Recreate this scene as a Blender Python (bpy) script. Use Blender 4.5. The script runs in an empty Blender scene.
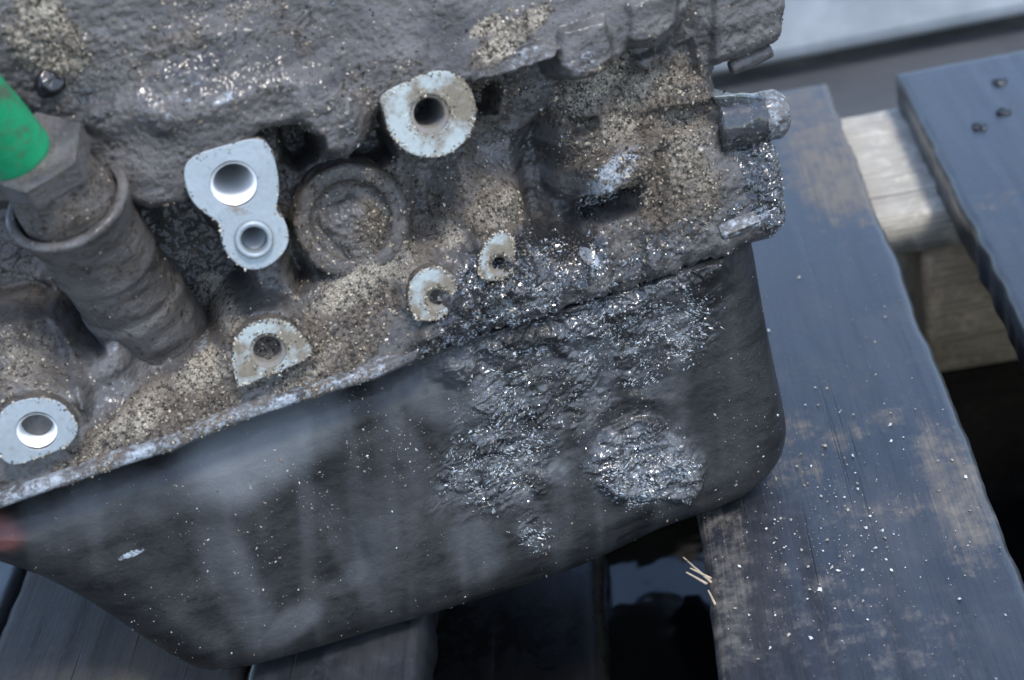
import bpy, math, random
import numpy as np
from mathutils import Vector, Matrix
random.seed(7)
RNG = np.random.default_rng(11)
scene = bpy.context.scene
COL = scene.collection

# ------------------------------------------------------------------ camera, sky, sun, exposure
F = 1500.0                                  # focal length in pixels of the 1024x680 picture
D1 = np.array([28.0, 980.0, -F]); D1 /= np.linalg.norm(D1)      # deck boards' direction, seen in camera axes
c_ = (28 + 980 * .173) / F
D2 = np.array([1.0, .173, c_]); D2 /= np.linalg.norm(D2)        # cross boards' direction
NU = np.cross(D2, D1)                                           # up
RW = np.array([D2, D1, NU])                                     # camera axes -> world axes
CAMH = 0.32567
CAM = np.array([0, 0, CAMH])

cam_d = bpy.data.cameras.new('camera')
cam_d.sensor_width = 36.0
cam_d.lens = F / 1024 * 36
cam_d.clip_start = 0.02
cam_d.clip_end = 200
cam_d.dof.use_dof = True
cam_d.dof.focus_distance = 0.472
cam_d.dof.aperture_fstop = 11.0
cam_d.dof.aperture_blades = 7
cam_o = bpy.data.objects.new('camera', cam_d)
COL.objects.link(cam_o)
m = Matrix([[*RW[0], 0], [*RW[1], 0], [*RW[2], CAMH], [0, 0, 0, 1]])
cam_o.matrix_world = m
scene.camera = cam_o

SUN_EL, SUN_AZ = math.radians(62), math.radians(135)   # azimuth measured from +Y towards +X
w = bpy.data.worlds.new('World'); scene.world = w; w.use_nodes = True
nt = w.node_tree
sky = nt.nodes.new('ShaderNodeTexSky'); sky.sky_type = 'NISHITA'; sky.sun_disc = False
sky.sun_elevation = SUN_EL; sky.sun_rotation = SUN_AZ
sky.air_density = 1.0; sky.dust_density = 1.1; sky.ozone_density = 1.0
bg = nt.nodes['Background']; bg.inputs[1].default_value = 0.14
nt.links.new(sky.outputs[0], bg.inputs[0])
sl = bpy.data.lights.new('sun', 'SUN'); sl.energy = 0.95; sl.angle = math.radians(11); sl.color = (1, .965, .91)
so = bpy.data.objects.new('sun', sl); COL.objects.link(so)
sdir = Vector((math.sin(SUN_AZ) * math.cos(SUN_EL), math.cos(SUN_AZ) * math.cos(SUN_EL), math.sin(SUN_EL)))
so.rotation_euler = sdir.to_track_quat('Z', 'Y').to_euler()
so.location = (0.3, 1, 1.5)
vs = scene.view_settings
vs.view_transform = 'Standard'; vs.look = 'None'; vs.gamma = 1; vs.use_curve_mapping = False
vs.exposure = 1.68

# ------------------------------------------------------------------ geometry of the picture
def ray(x, y):
    return RW @ np.array([x - 512, 340 - y, -F]) / F
def on_z(x, y, z=0.0):
    r = ray(x, y); t = (z - CAMH) / r[2]
    return CAM + r * t

# engine face axes (world): EX along the pan rail, EZ up the face, EN out of the face
phi = math.radians(17.2)
EX = np.array([math.cos(phi), math.sin(phi), 0.0])
LEAN = math.radians(15)
nh = np.array([math.sin(phi), -math.cos(phi), 0.0])            # horizontal, out of the face
EN = nh * math.cos(LEAN) + np.array([0, 0, 1]) * math.sin(LEAN)
EZ = np.cross(EN, EX)
BACK = -nh
PAN_R = 16.0                                                   # mm
O_ = on_z(450, 603, 0.0005) + EN * (10 + PAN_R) * .001         # a point on the plane h = 0
def uv(px, py, h=0.0):                                         # pixel on the plane h (mm) -> face mm
    r = ray(px, py)
    o = O_ + EN * h * .001
    t = ((o - CAM) @ EN) / (r @ EN)
    p = CAM + r * t - O_
    return np.array([p @ EX, p @ EZ]) * 1000
def uvs(l, h=0.0):
    return np.array([uv(a, b, h) for a, b in l])
def W(u, v, h):                                                # face mm -> world m
    u, v, h = np.asarray(u), np.asarray(v), np.asarray(h)
    return O_ + (u[..., None] * EX + v[..., None] * EZ + h[..., None] * EN) * .001
S = 1 / 3.15                                                   # mm per pixel on the face

# ------------------------------------------------------------------ numpy noise and shapes
_T = np.random.default_rng(3).random((8, 256, 256))
def vn(x, y, k=0):
    x = x + 1000.5; y = y + 1000.5
    xi = np.floor(x).astype(int); yi = np.floor(y).astype(int)
    fx = x - xi; fy = y - yi
    fx = fx * fx * (3 - 2 * fx); fy = fy * fy * (3 - 2 * fy)
    t = _T[k % 8]
    x0 = xi & 255; x1 = (xi + 1) & 255; y0 = yi & 255; y1 = (yi + 1) & 255
    return (t[x0, y0] * (1 - fx) + t[x1, y0] * fx) * (1 - fy) + (t[x0, y1] * (1 - fx) + t[x1, y1] * fx) * fy
def fbm(x, y, s, o=4, k=0):
    r = 0; a = .5; n = 0
    for i in range(o):
        ang = .7 * i
        xx = x * math.cos(ang) - y * math.sin(ang); yy = x * math.sin(ang) + y * math.cos(ang)
        r = r + a * vn(xx / s + 17 * i, yy / s - 9 * i, k + i); n += a; a *= .5; s *= .5
    return r / n
def worley(x, y, s, k=0):
    x = x / s + 500.5; y = y / s + 500.5
    xi = np.floor(x).astype(int); yi = np.floor(y).astype(int)
    best = np.full(x.shape, 9.0)
    for dx in (-1, 0, 1):
        for dy in (-1, 0, 1):
            a = (xi + dx) & 255; b = (yi + dy) & 255
            px = xi + dx + _T[k % 8][a, b]; py = yi + dy + _T[(k + 1) % 8][a, b]
            best = np.minimum(best, (x - px) ** 2 + (y - py) ** 2)
    return np.sqrt(best)
def ss(a, b, x):
    t = np.clip((x - a) / (b - a), 0, 1); return t * t * (3 - 2 * t)
def sd_poly(x, y, P, near=False):
    best = np.full(x.shape, 1e18); ins = np.zeros(x.shape, bool)
    nx = np.zeros(x.shape); ny = np.zeros(x.shape)
    n = len(P)
    for i in range(n):
        ax, ay = P[i]; bx, by = P[(i + 1) % n]
        ex, ey = bx - ax, by - ay
        t = np.clip(((x - ax) * ex + (y - ay) * ey) / (ex * ex + ey * ey + 1e-12), 0, 1)
        qx = ax + t * ex; qy = ay + t * ey
        d = (x - qx) ** 2 + (y - qy) ** 2
        if near:
            mm = d < best
            nx = np.where(mm, qx, nx); ny = np.where(mm, qy, ny)
        best = np.minimum(best, d)
        c = (ay > y) != (by > y)
        with np.errstate(divide='ignore', invalid='ignore'):
            ins ^= c & (x < (bx - ax) * (y - ay) / (by - ay + 1e-12) + ax)
    d = np.sqrt(best) * np.where(ins, -1, 1)
    return (d, nx, ny) if near else d
def sd_cap(x, y, a, b, r):
    ex, ey = b[0] - a[0], b[1] - a[1]
    t = np.clip(((x - a[0]) * ex + (y - a[1]) * ey) / (ex * ex + ey * ey), 0, 1)
    return np.hypot(x - a[0] - t * ex, y - a[1] - t * ey) - r
def sludge(u, v):
    """smeared wet wrinkles: warped ridges, some broad, some fine"""
    wx = (fbm(u, v, 7, 3, 1) - .5) * 9; wy = (fbm(u, v, 7, 3, 4) - .5) * 9
    a = u * .9 + v * .45 + wx; b = (v * .9 - u * .45) + wy
    r1 = 1 - np.abs(2 * fbm(a * .4, b, 1.5, 2, 2) - 1) * 1.6
    r2 = 1 - np.abs(2 * fbm(a, b * .8, .8, 2, 6) - 1) * 1.6
    return r1 * .55 + r2 * .45 * ss(.4, .6, fbm(u, v, 5, 3, 0))
def chaikin(P, n=2):
    P = np.asarray(P, float)
    for _ in range(n):
        Q = np.roll(P, -1, 0)
        P = np.stack([.75 * P + .25 * Q, .25 * P + .75 * Q], 1).reshape(-1, 2)
    return P
def shepard(x, y, pts, sig):
    num = np.zeros(x.shape); den = np.zeros(x.shape)
    for px, py, h in pts:
        q = uv(px, py, min(h, 4))
        d2 = (x - q[0]) ** 2 + (y - q[1]) ** 2
        w_ = np.exp(-d2 / (2 * sig * sig)) + 1e-4 / (1 + d2 * d2 / 1e4)
        num += w_ * h; den += w_
    return num / den
def blobs(x, y, L):
    r = np.zeros(x.shape)
    for px, py, rx, ry, ang, val in L:
        q = uv(px, py, -4); a = math.radians(ang)
        dx = x - q[0]; dy = y - q[1]
        X = dx * math.cos(a) + dy * math.sin(a); Y = -dx * math.sin(a) + dy * math.cos(a)
        d = np.hypot(X / (rx * S), Y / (ry * S))
        r = np.maximum(r, val * ss(1.25, .55, d))
    return r

# ------------------------------------------------------------------ object helpers
def base_loc(o):
    p = Vector((0, 0, 0))
    while o is not None:
        p += o.location; o = o.parent
    return p
def link(name, me, mats, parent, center):
    o = bpy.data.objects.new(name, me)
    for m_ in (mats if isinstance(mats, (list, tuple)) else [mats]):
        if m_ is not None: me.materials.append(m_)
    COL.objects.link(o)
    if parent is not None:
        o.parent = parent
        o.location = Vector(center) - base_loc(parent)
    else:
        o.location = center
    return o
def mesh(name, V, Fq, mats, parent=None, smooth=True, attr=None, mi=None):
    """V (n,3) world, Fq: (m,4) or (m,3) int array or list of lists"""
    V = np.asarray(V, float)
    c = (V.min(0) + V.max(0)) / 2
    me = bpy.data.meshes.new(name)
    if isinstance(Fq, np.ndarray):
        nv, nf, k = len(V), len(Fq), Fq.shape[1]
        me.vertices.add(nv); me.vertices.foreach_set('co', (V - c).astype(np.float32).ravel())
        me.loops.add(nf * k); me.loops.foreach_set('vertex_index', Fq.astype(np.int32).ravel())
        me.polygons.add(nf)
        me.polygons.foreach_set('loop_start', np.arange(nf, dtype=np.int32) * k)
        me.polygons.foreach_set('loop_total', np.full(nf, k, np.int32))
        me.update(calc_edges=True)
    else:
        me.from_pydata((V - c).tolist(), [], Fq)
    me.polygons.foreach_set('use_smooth', np.full(len(me.polygons), smooth))
    if mi is not None: me.polygons.foreach_set('material_index', np.asarray(mi, np.int32))
    if attr is not None:
        a = me.color_attributes.new('mask', 'FLOAT_COLOR', 'POINT')
        attr = np.asarray(attr); A = np.zeros((len(V), 4), np.float32); k4 = min(4, attr.shape[1]); A[:, :k4] = attr[:, :k4]
        if attr.shape[1] > 4:
            fa = me.attributes.new('dirt_haze', 'FLOAT', 'POINT'); fa.data.foreach_set('value', attr[:, 4].astype(np.float32)); a = me.color_attributes['mask']
        a.data.foreach_set('color', A.ravel())
    me.validate()
    return link(name, me, mats, parent, c)
def thing(name, loc, label, cat, group=None):
    o = bpy.data.objects.new(name, None); COL.objects.link(o); o.location = loc
    o.empty_display_size = .02
    return tag(o, label, cat, group)
def tag(o, label=None, cat=None, group=None, kind=None):
    for k_, v_ in (('label', label), ('category', cat), ('group', group), ('kind', kind)):
        if v_: o[k_] = v_
    return o

def relief(name, P, Hfn, cell, mats, parent, back=110.0, maskfn=None, backdir=BACK, taper=None):
    """solid with an outline P (face mm) and a front modelled by Hfn, carried straight back"""
    lo = P.min(0) - cell; hi = P.max(0) + cell
    nx = int((hi[0] - lo[0]) / cell) + 2; ny = int((hi[1] - lo[1]) / cell) + 2
    U, V = np.meshgrid(lo[0] + np.arange(nx) * cell, lo[1] + np.arange(ny) * cell, indexing='ij')
    C = sd_poly(U[:-1, :-1] + cell / 2, V[:-1, :-1] + cell / 2, P) < 0
    cnt = np.zeros(U.shape, int)
    cnt[:-1, :-1] += C; cnt[1:, :-1] += C; cnt[:-1, 1:] += C; cnt[1:, 1:] += C
    use = cnt > 0; bnd = use & (cnt < 4)
    _, qx, qy = sd_poly(U[bnd], V[bnd], P, True)
    U[bnd] = qx; V[bnd] = qy
    idx = -np.ones(U.shape, int); idx[use] = np.arange(use.sum())
    u, v = U[use], V[use]
    sdv = sd_poly(u, v, P)
    sdv[bnd[use]] = 0
    H = Hfn(u, v, sdv)
    i, j = np.nonzero(C)
    Q = np.stack([idx[i, j], idx[i + 1, j], idx[i + 1, j + 1], idx[i, j + 1]], 1)
    pts = W(u, v, H)
    # boundary edges
    E = np.concatenate([Q[:, [0, 1]], Q[:, [1, 2]], Q[:, [2, 3]], Q[:, [3, 0]]])
    key = np.sort(E, 1); kk = key[:, 0].astype(np.int64) * (len(u) + 1) + key[:, 1]
    un, first, counts = np.unique(kk, return_index=True, return_counts=True)
    B = E[first[counts == 1]]
    bv = np.unique(B); mp = -np.ones(len(u), int); mp[bv] = len(u) + np.arange(len(bv))
    bp = pts[bv] + np.asarray(backdir) * back * .001
    if taper is not None: bp = bp + taper(u[bv], v[bv])[:, None] * EZ * .001
    cen = bp.mean(0, keepdims=True); ci = len(u) + len(bv)
    sk = np.stack([B[:, 1], B[:, 0], mp[B[:, 0]], mp[B[:, 1]]], 1)
    cap = np.stack([mp[B[:, 1]], mp[B[:, 0]], np.full(len(B), ci), np.full(len(B), ci)], 1)
    allV = np.concatenate([pts, bp, cen])
    A = None
    if maskfn is not None:
        M = maskfn(u, v, H)
        A = np.concatenate([M, M[bv], M[:1]])
    faces = np.concatenate([Q, sk])
    o = mesh_mixed(name, allV, faces, cap[:, :3], mats, parent, A)
    return o, (u, v, H, pts, A[:len(u)] if A is not None else None)
def mesh_mixed(name, V, Q, T, mats, parent, attr):
    c = (V.min(0) + V.max(0)) / 2
    me = bpy.data.meshes.new(name)
    me.vertices.add(len(V)); me.vertices.foreach_set('co', (V - c).astype(np.float32).ravel())
    lv = np.concatenate([Q.ravel(), T.ravel()]).astype(np.int32)
    me.loops.add(len(lv)); me.loops.foreach_set('vertex_index', lv)
    nf = len(Q) + len(T); me.polygons.add(nf)
    tot = np.concatenate([np.full(len(Q), 4), np.full(len(T), 3)]).astype(np.int32)
    st = np.concatenate([[0], np.cumsum(tot)[:-1]]).astype(np.int32)
    me.polygons.foreach_set('loop_start', st); me.polygons.foreach_set('loop_total', tot)
    me.update(calc_edges=True)
    me.polygons.foreach_set('use_smooth', np.ones(nf, bool))
    if attr is not None:
        a = me.color_attributes.new('mask', 'FLOAT_COLOR', 'POINT')
        attr = np.asarray(attr); A = np.zeros((len(V), 4), np.float32); k4 = min(4, attr.shape[1]); A[:, :k4] = attr[:, :k4]
        if attr.shape[1] > 4:
            fa = me.attributes.new('dirt_haze', 'FLOAT', 'POINT'); fa.data.foreach_set('value', attr[:, 4].astype(np.float32)); a = me.color_attributes['mask']
        a.data.foreach_set('color', A.ravel())
    me.validate()
    return link(name, me, mats, parent, c)

def frame_pts(L, o, ax, ay, az):                                  # local mm -> world
    L = np.asarray(L, float)
    return np.asarray(o) + (L[:, :1] * ax + L[:, 1:2] * ay + L[:, 2:3] * az) * .001
def lathe(name, prof, org, az, mats, parent, seg=96, rough=0.0, attr=None, smooth=True, poly=None, close=True, seed=0):
    """prof: list of (r, z) mm; az world axis"""
    az = np.asarray(az, float); az = az / np.linalg.norm(az)
    ax = np.cross(az, [0.3, .2, .9]); ax /= np.linalg.norm(ax); ay = np.cross(az, ax)
    if rough and smooth:
        pr2 = [prof[0]]
        for (r0, z0), (r1, z1) in zip(prof[:-1], prof[1:]):
            k_ = max(1, min(60, int(math.hypot(r1 - r0, z1 - z0) / .7)))
            pr2 += [(r0 + (r1 - r0) * i_ / k_, z0 + (z1 - z0) * i_ / k_) for i_ in range(1, k_ + 1)]
        prof = pr2
    V = []; n = len(prof)
    for r, z in prof:
        for s in range(seg):
            a = 2 * math.pi * s / seg
            rr = r
            if poly: rr = r * math.cos(math.pi / poly) / math.cos((a % (2 * math.pi / poly)) - math.pi / poly)
            V.append((rr * math.cos(a), rr * math.sin(a), z))
    V = np.array(V)
    if rough:
        t = np.arctan2(V[:, 1], V[:, 0]); r = np.hypot(V[:, 0], V[:, 1])
        nn = fbm(t * 9 + 7 * seed, V[:, 2] + r, 3.2, 4, seed) - .5 + .35 * (.5 - worley(t * 9, V[:, 2] + r, 1.3, seed))
        V[:, 2] += nn * rough * 1.2
        k_ = 1 + nn * rough * 1.5 / np.maximum(r, 1.5); V[:, 0] *= k_; V[:, 1] *= k_
    Fq = [[i * seg + s, i * seg + (s + 1) % seg, (i + 1) * seg + (s + 1) % seg, (i + 1) * seg + s] for i in range(n - 1) for s in range(seg)]
    if close:
        Fq.append(list(range(seg))[::-1]); Fq.append([(n - 1) * seg + s for s in range(seg)])
    A = None
    if attr is not None: A = np.tile(np.array(attr), (len(V), 1))
    return mesh(name, frame_pts(V, org, ax, ay, az), Fq, mats, parent, smooth, A)
def box(name, lo, hi, mat, parent=None, bevel=.002, seg=2):
    import bmesh
    bm = bmesh.new(); bmesh.ops.create_cube(bm, size=1)
    lo = Vector(lo); hi = Vector(hi)
    for v_ in bm.verts: v_.co = Vector((v_.co[k_] * (hi - lo)[k_] for k_ in range(3)))
    if bevel: bmesh.ops.bevel(bm, geom=bm.edges[:], offset=bevel, segments=seg, affect='EDGES', profile=.5)
    me = bpy.data.meshes.new(name); bm.to_mesh(me); bm.free()
    return link(name, me, mat, parent, (lo + hi) / 2)

def chips(name, P, Nn, size, col, parent, mat, flat=.6, lift=.15, along=None, stretch=(.6, 1.5)):
    """many small angular crumbs joined into one mesh; P (n,3) world m, size m"""
    n = len(P)
    base = np.array([[1, 0, 0], [-1, 0, 0], [0, 1, 0], [0, -1, 0], [0, 0, 1], [0, 0, -1]], float)
    fc = np.array([[0, 2, 4], [2, 1, 4], [1, 3, 4], [3, 0, 4], [2, 0, 5], [1, 2, 5], [3, 1, 5], [0, 3, 5]])
    L = base[None] * (1 + RNG.uniform(-.45, .45, (n, 6, 1))) + RNG.uniform(-.25, .25, (n, 6, 3))
    L[..., 2] *= flat
    q = RNG.normal(size=(n, 3)); q /= np.linalg.norm(q, axis=1, keepdims=True)
    az = Nn + .5 * q; az /= np.linalg.norm(az, axis=1, keepdims=True)
    ax = np.cross(az, RNG.normal(size=(n, 3))); ax /= np.linalg.norm(ax, axis=1, keepdims=True)
    if along is not None:
        ax = along + .35 * RNG.normal(size=(n, 3)); ax = ax - az * (ax * az).sum(1, keepdims=True); ax /= np.linalg.norm(ax, axis=1, keepdims=True)
    ay = np.cross(az, ax)
    st = RNG.uniform(stretch[0], stretch[1], (n, 1, 1))
    V = P[:, None] + size[:, None, None] * (L[..., :1] * ax[:, None] * st + L[..., 1:2] * ay[:, None] + L[..., 2:] * az[:, None]) + (Nn * size[:, None] * lift)[:, None]
    Fq = (fc[None] + 6 * np.arange(n)[:, None, None]).reshape(-1, 3)
    A = np.repeat(col, 6, 0)
    o = mesh(name, V.reshape(-1, 3), Fq, mat, parent, False, A)
    o['kind'] = 'stuff'
    return o

# ------------------------------------------------------------------ materials
class NT:
    def __init__(s, name):
        s.m = bpy.data.materials.new(name); s.m.use_nodes = True
        s.t = s.m.node_tree; s.b = s.t.nodes['Principled BSDF']
    def n(s, ty, **kw):
        o = s.t.nodes.new(ty)
        for k_, v_ in kw.items(): setattr(o, k_, v_)
        return o
    def l(s, a, b): s.t.links.new(a, b)
    def noise(s, scale, detail=4, rough=.55, vec=None, dist=0):
        o = s.n('ShaderNodeTexNoise'); o.inputs['Scale'].default_value = scale
        o.inputs['Detail'].default_value = detail; o.inputs['Roughness'].default_value = rough
        o.inputs['Distortion'].default_value = dist
        s.l(vec if vec is not None else s.co(), o.inputs['Vector']); return o.outputs['Fac']
    def co(s, scale=None):
        if not hasattr(s, '_c'): s._c = s.n('ShaderNodeTexCoord').outputs['Object']
        if scale is None: return s._c
        mp = s.n('ShaderNodeMapping'); mp.inputs['Scale'].default_value = scale; s.l(s._c, mp.inputs['Vector']); return mp.outputs[0]
    def ramp(s, fac, a, b, ca=(0, 0, 0, 1), cb=(1, 1, 1, 1)):
        r = s.n('ShaderNodeValToRGB'); e = r.color_ramp.elements
        e[0].position = a; e[1].position = b; e[0].color = ca; e[1].color = cb
        s.l(fac, r.inputs[0]); return r.outputs[0]
    def mix(s, fac, a, b):
        o = s.n('ShaderNodeMix', data_type='RGBA')
        for v_, k_ in ((fac, 0), (a, 6), (b, 7)):
            if isinstance(v_, (int, float)): o.inputs[k_].default_value = v_
            elif isinstance(v_, tuple): o.inputs[k_].default_value = (*v_[:3], 1)
            else: s.l(v_, o.inputs[k_])
        return o.outputs[2]
    def math(s, op, a, b=0.0, c=None):
        o = s.n('ShaderNodeMath', operation=op)
        for k_, v_ in enumerate((a, b) if c is None else (a, b, c)):
            if isinstance(v_, (int, float)): o.inputs[k_].default_value = v_
            else: s.l(v_, o.inputs[k_])
        o.use_clamp = op in ('MULTIPLY', 'ADD', 'SUBTRACT') and False
        return o.outputs[0]
    def mask(s):
        a = s.n('ShaderNodeAttribute', attribute_name='mask'); sp = s.n('ShaderNodeSeparateColor')
        s.l(a.outputs['Color'], sp.inputs[0]); return sp.outputs[0], sp.outputs[1], sp.outputs[2]
    def bump(s, h, dist, strength=1.0, prev=None):
        o = s.n('ShaderNodeBump'); o.inputs['Distance'].default_value = dist
        if isinstance(strength, (int, float)): o.inputs['Strength'].default_value = strength
        else: s.l(strength, o.inputs['Strength'])
        s.l(h, o.inputs['Height'])
        if prev is not None: s.l(prev, o.inputs['Normal'])
        return o.outputs[0]
    def set(s, **kw):
        for k_, v_ in kw.items():
            i = s.b.inputs[k_.replace('_', ' ')]
            if isinstance(v_, (int, float)): i.default_value = v_
            elif isinstance(v_, tuple): i.default_value = (*v_[:3], 1)
            else: s.l(v_, i)
        return s.m

def mat_grime(name, cast_a, cast_b, dirt_a, dirt_b, rough=.5, spec=.5, coat=.35, fleck=1.0):
    """mask: R dry crust, G wet oil and recess shade, B rubbed metal, alpha dull red patch"""
    t = NT(name); R_, G_, B_ = t.mask()
    at = t.n('ShaderNodeAttribute', attribute_name='mask')
    n1 = t.noise(60, 6, .6); n2 = t.noise(1700, 4, .7); n3 = t.noise(260, 6, .7); n4 = t.noise(520, 5, .7)
    st = t.noise(120, 5, .6, t.co((.35, .35, 1.6)))
    cast = t.mix(t.ramp(n1, .3, .7), cast_a, cast_b)
    cast = t.mix(t.math('MULTIPLY', t.ramp(st, .48, .64), .85), cast, tuple(x * .30 for x in cast_a))
    cast = t.mix(t.math('MULTIPLY', t.ramp(n4, .58, .72), .5 * fleck), cast, tuple(min(.5, x * 1.7) for x in cast_b))
    cast = t.mix(t.math('MULTIPLY', t.ramp(n3, .56, .66), .8), cast, tuple(x * .3 for x in cast_a))
    pm = t.n('ShaderNodeAttribute', attribute_name='dirt_haze').outputs['Fac'] if name == 'cast_block' else None
    dirt = t.mix(t.ramp(n2, .36, .7), dirt_a, dirt_b)
    if pm is not None: dirt = t.mix(pm, dirt, t.mix(t.ramp(n2, .3, .62), (.16, .14, .11), (.46, .42, .34)))
    dirt = t.mix(t.ramp(n4, .50, .62), dirt, tuple(x * .32 for x in dirt_a))
    dm = t.ramp(t.math('ADD', R_, t.math('MULTIPLY', t.math('SUBTRACT', n3, .5), 1.3)), .3, .62)
    om = t.ramp(t.math('ADD', G_, t.math('MULTIPLY', t.math('SUBTRACT', n3, .5), 1.0)), .35, .62)
    bm_ = t.ramp(t.math('ADD', B_, t.math('MULTIPLY', t.math('SUBTRACT', n4, .5), 1.5)), .42, .7)
    c = t.mix(dm, cast, dirt)
    fl = t.n('ShaderNodeAttribute', attribute_name='dirt_haze').outputs['Fac']
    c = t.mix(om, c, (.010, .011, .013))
    if name != 'cast_block': c = t.mix(t.math('MULTIPLY', fl, .85), c, (.15, .16, .17))  # pan: sky-reflection haze and wet sheen mixed in as pale colour
    c = t.mix(bm_, c, (.36, .40, .44))
    c = t.mix(at.outputs['Alpha'], c, (.13, .05, .045))
    r = t.mix(dm, t.mix(n1, (rough - .12,) * 3, (rough + .15,) * 3), (.85, .85, .85))
    r = t.mix(om, r, (.15, .15, .15))
    r = t.mix(bm_, r, (.34, .34, .34))
    b1 = t.bump(n2, .0005, .6 * fleck); b1 = t.bump(n4, .0010, t.math('ADD', t.math('MULTIPLY', om, .55), .45 * fleck), b1); b1 = t.bump(n3, .0016, .4 * fleck, b1)
    cw = t.mix(dm, (coat,) * 3, (.05,) * 3); cw = t.mix(om, cw, (1, 1, 1))
    return t.set(Base_Color=c, Roughness=r, Metallic=t.math('MULTIPLY', bm_, .6), Normal=b1, Specular_IOR_Level=spec, Coat_Weight=cw, Coat_Roughness=.14, Coat_IOR=1.55)

M_block = mat_grime('cast_block', (.050, .046, .043), (.128, .12, .115), (.048, .038, .029), (.17, .138, .105), coat=.3)
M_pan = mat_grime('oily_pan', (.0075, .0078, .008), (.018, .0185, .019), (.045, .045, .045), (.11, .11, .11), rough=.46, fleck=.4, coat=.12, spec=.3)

def mat_metal(name, dirt=.25, tint=(.50, .55, .57)):
    t = NT(name)
    n1 = t.noise(130, 6, .65); n2 = t.noise(700, 4, .6); n3 = t.noise(45, 3, .5)
    k = t.math('ADD', n1, t.math('MULTIPLY', t.math('SUBTRACT', n3, .5), .8))
    d = t.ramp(k, .78 - dirt * .55, .9 - dirt * .5)
    base = t.mix(t.ramp(n2, .3, .7), tint, tuple(x * .82 for x in tint))
    base = t.mix(t.math('MULTIPLY', t.ramp(n3, .35, .65), .5), base, tuple(x * .62 for x in tint))
    sc = t.noise(60, 4, .7, t.co((9, 1.2, 5)))
    base = t.mix(t.math('MULTIPLY', t.ramp(sc, .6, .66), .45), base, tuple(x * .4 for x in tint))
    c = t.mix(d, base, t.mix(n2, (.07, .06, .045), (.22, .19, .14)))
    return t.set(Base_Color=c, Metallic=t.math('MULTIPLY', t.math('SUBTRACT', 1.0, d), .35), Roughness=t.mix(d, (.46,) * 3, (.85,) * 3),
                 Normal=t.bump(n1, .0004, .5, t.bump(n2, .0002, .5)))
M_clean = mat_metal('machined_clean', .2, (.315, .355, .375))
M_pad = mat_metal('machined_pitted', .6, (.37, .41, .40))
M_thread = mat_metal('thread_metal', .55, (.26, .26, .255))
t = NT('bore_metal'); M_bore = t.set(Base_Color=(.82, .84, .85), Roughness=.3, Metallic=.1)
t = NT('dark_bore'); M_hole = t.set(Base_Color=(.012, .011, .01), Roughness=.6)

def mat_wood(name, a, b, rough=.42, wet=0.0, seed=0, ax='y'):
    t = NT(name)
    def cs(k, l): return t.co((k, l, k)) if ax == 'y' else t.co((l, k, k))
    g = t.noise(9, 6, .6, cs(14, 1.6), .6)
    f = t.noise(14, 5, .7, cs(60, 2.2), .3)
    cr = t.noise(7, 3, .55, cs(40, .7), .4)
    bl = t.noise(14 + seed, 4, .55); sp = t.noise(420, 3, .6); mo = t.noise(150, 5, .7)
    c = t.mix(t.mix(.45, t.ramp(g, .25, .75), t.ramp(bl, .35, .65)), a, b)
    c = t.mix(t.math('MULTIPLY', t.ramp(f, .45, .62), .55), c, tuple(x * .45 for x in a))
    c = t.mix(t.math('MULTIPLY', t.ramp(bl, .57, .72), .6), c, tuple(min(1, x * 1.7) for x in (b[0] * 1.1, b[1], b[2] * .85)))
    c = t.mix(t.ramp(sp, .66, .74), c, tuple(x * .4 for x in a))
    c = t.mix(t.math('MULTIPLY', t.ramp(mo, .5, .7), .45), c, tuple(min(1, x * 1.7) for x in b))
    crk = t.ramp(cr, .66, .70)
    c = t.mix(crk, c, tuple(x * .25 for x in a))
    sm = t.ramp(t.math('ADD', t.mask()[0], t.math('MULTIPLY', t.math('SUBTRACT', t.mix(.6, f, mo), .5), 2.0)), .25, .75)
    c = t.mix(t.math('MULTIPLY', sm, .65), c, t.mix(f, (.11, .095, .075), (.23, .20, .16)))
    r = t.mix(t.mix(.5, t.ramp(bl, .45, .7), t.ramp(mo, .4, .65)), (rough,) * 3, (min(rough + .3, 1),) * 3)
    r = t.mix(sm, r, (.8, .8, .8))
    cw = t.math('MULTIPLY', t.math('SUBTRACT', 1.0, sm), wet)
    return t.set(Base_Color=c, Roughness=r, Normal=t.bump(f, .0006, .35, t.bump(crk, -.0012, .4, t.bump(sp, .0003, .4))), Coat_Weight=cw, Coat_Roughness=.3)
M_wood = mat_wood('weathered_deck_wood', (.009, .0105, .0140), (.022, .0240, .029), .38, .7)
M_wood2 = mat_wood('dry_deck_wood', (.020, .0175, .015), (.046, .040, .033), .6, .05, 3)
M_oilwood = mat_wood('oil_soaked_wood', (.004, .004, .005), (.009, .008, .008), .2, .3, 4)
M_pale = mat_wood('pale_cross_wood', (.30, .28, .235), (.46, .43, .36), .6, 0, 5, 'x')
M_brown = mat_wood('brown_block_wood', (.22, .17, .12), (.38, .30, .21), .8, 0, 2, 'x')

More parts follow.
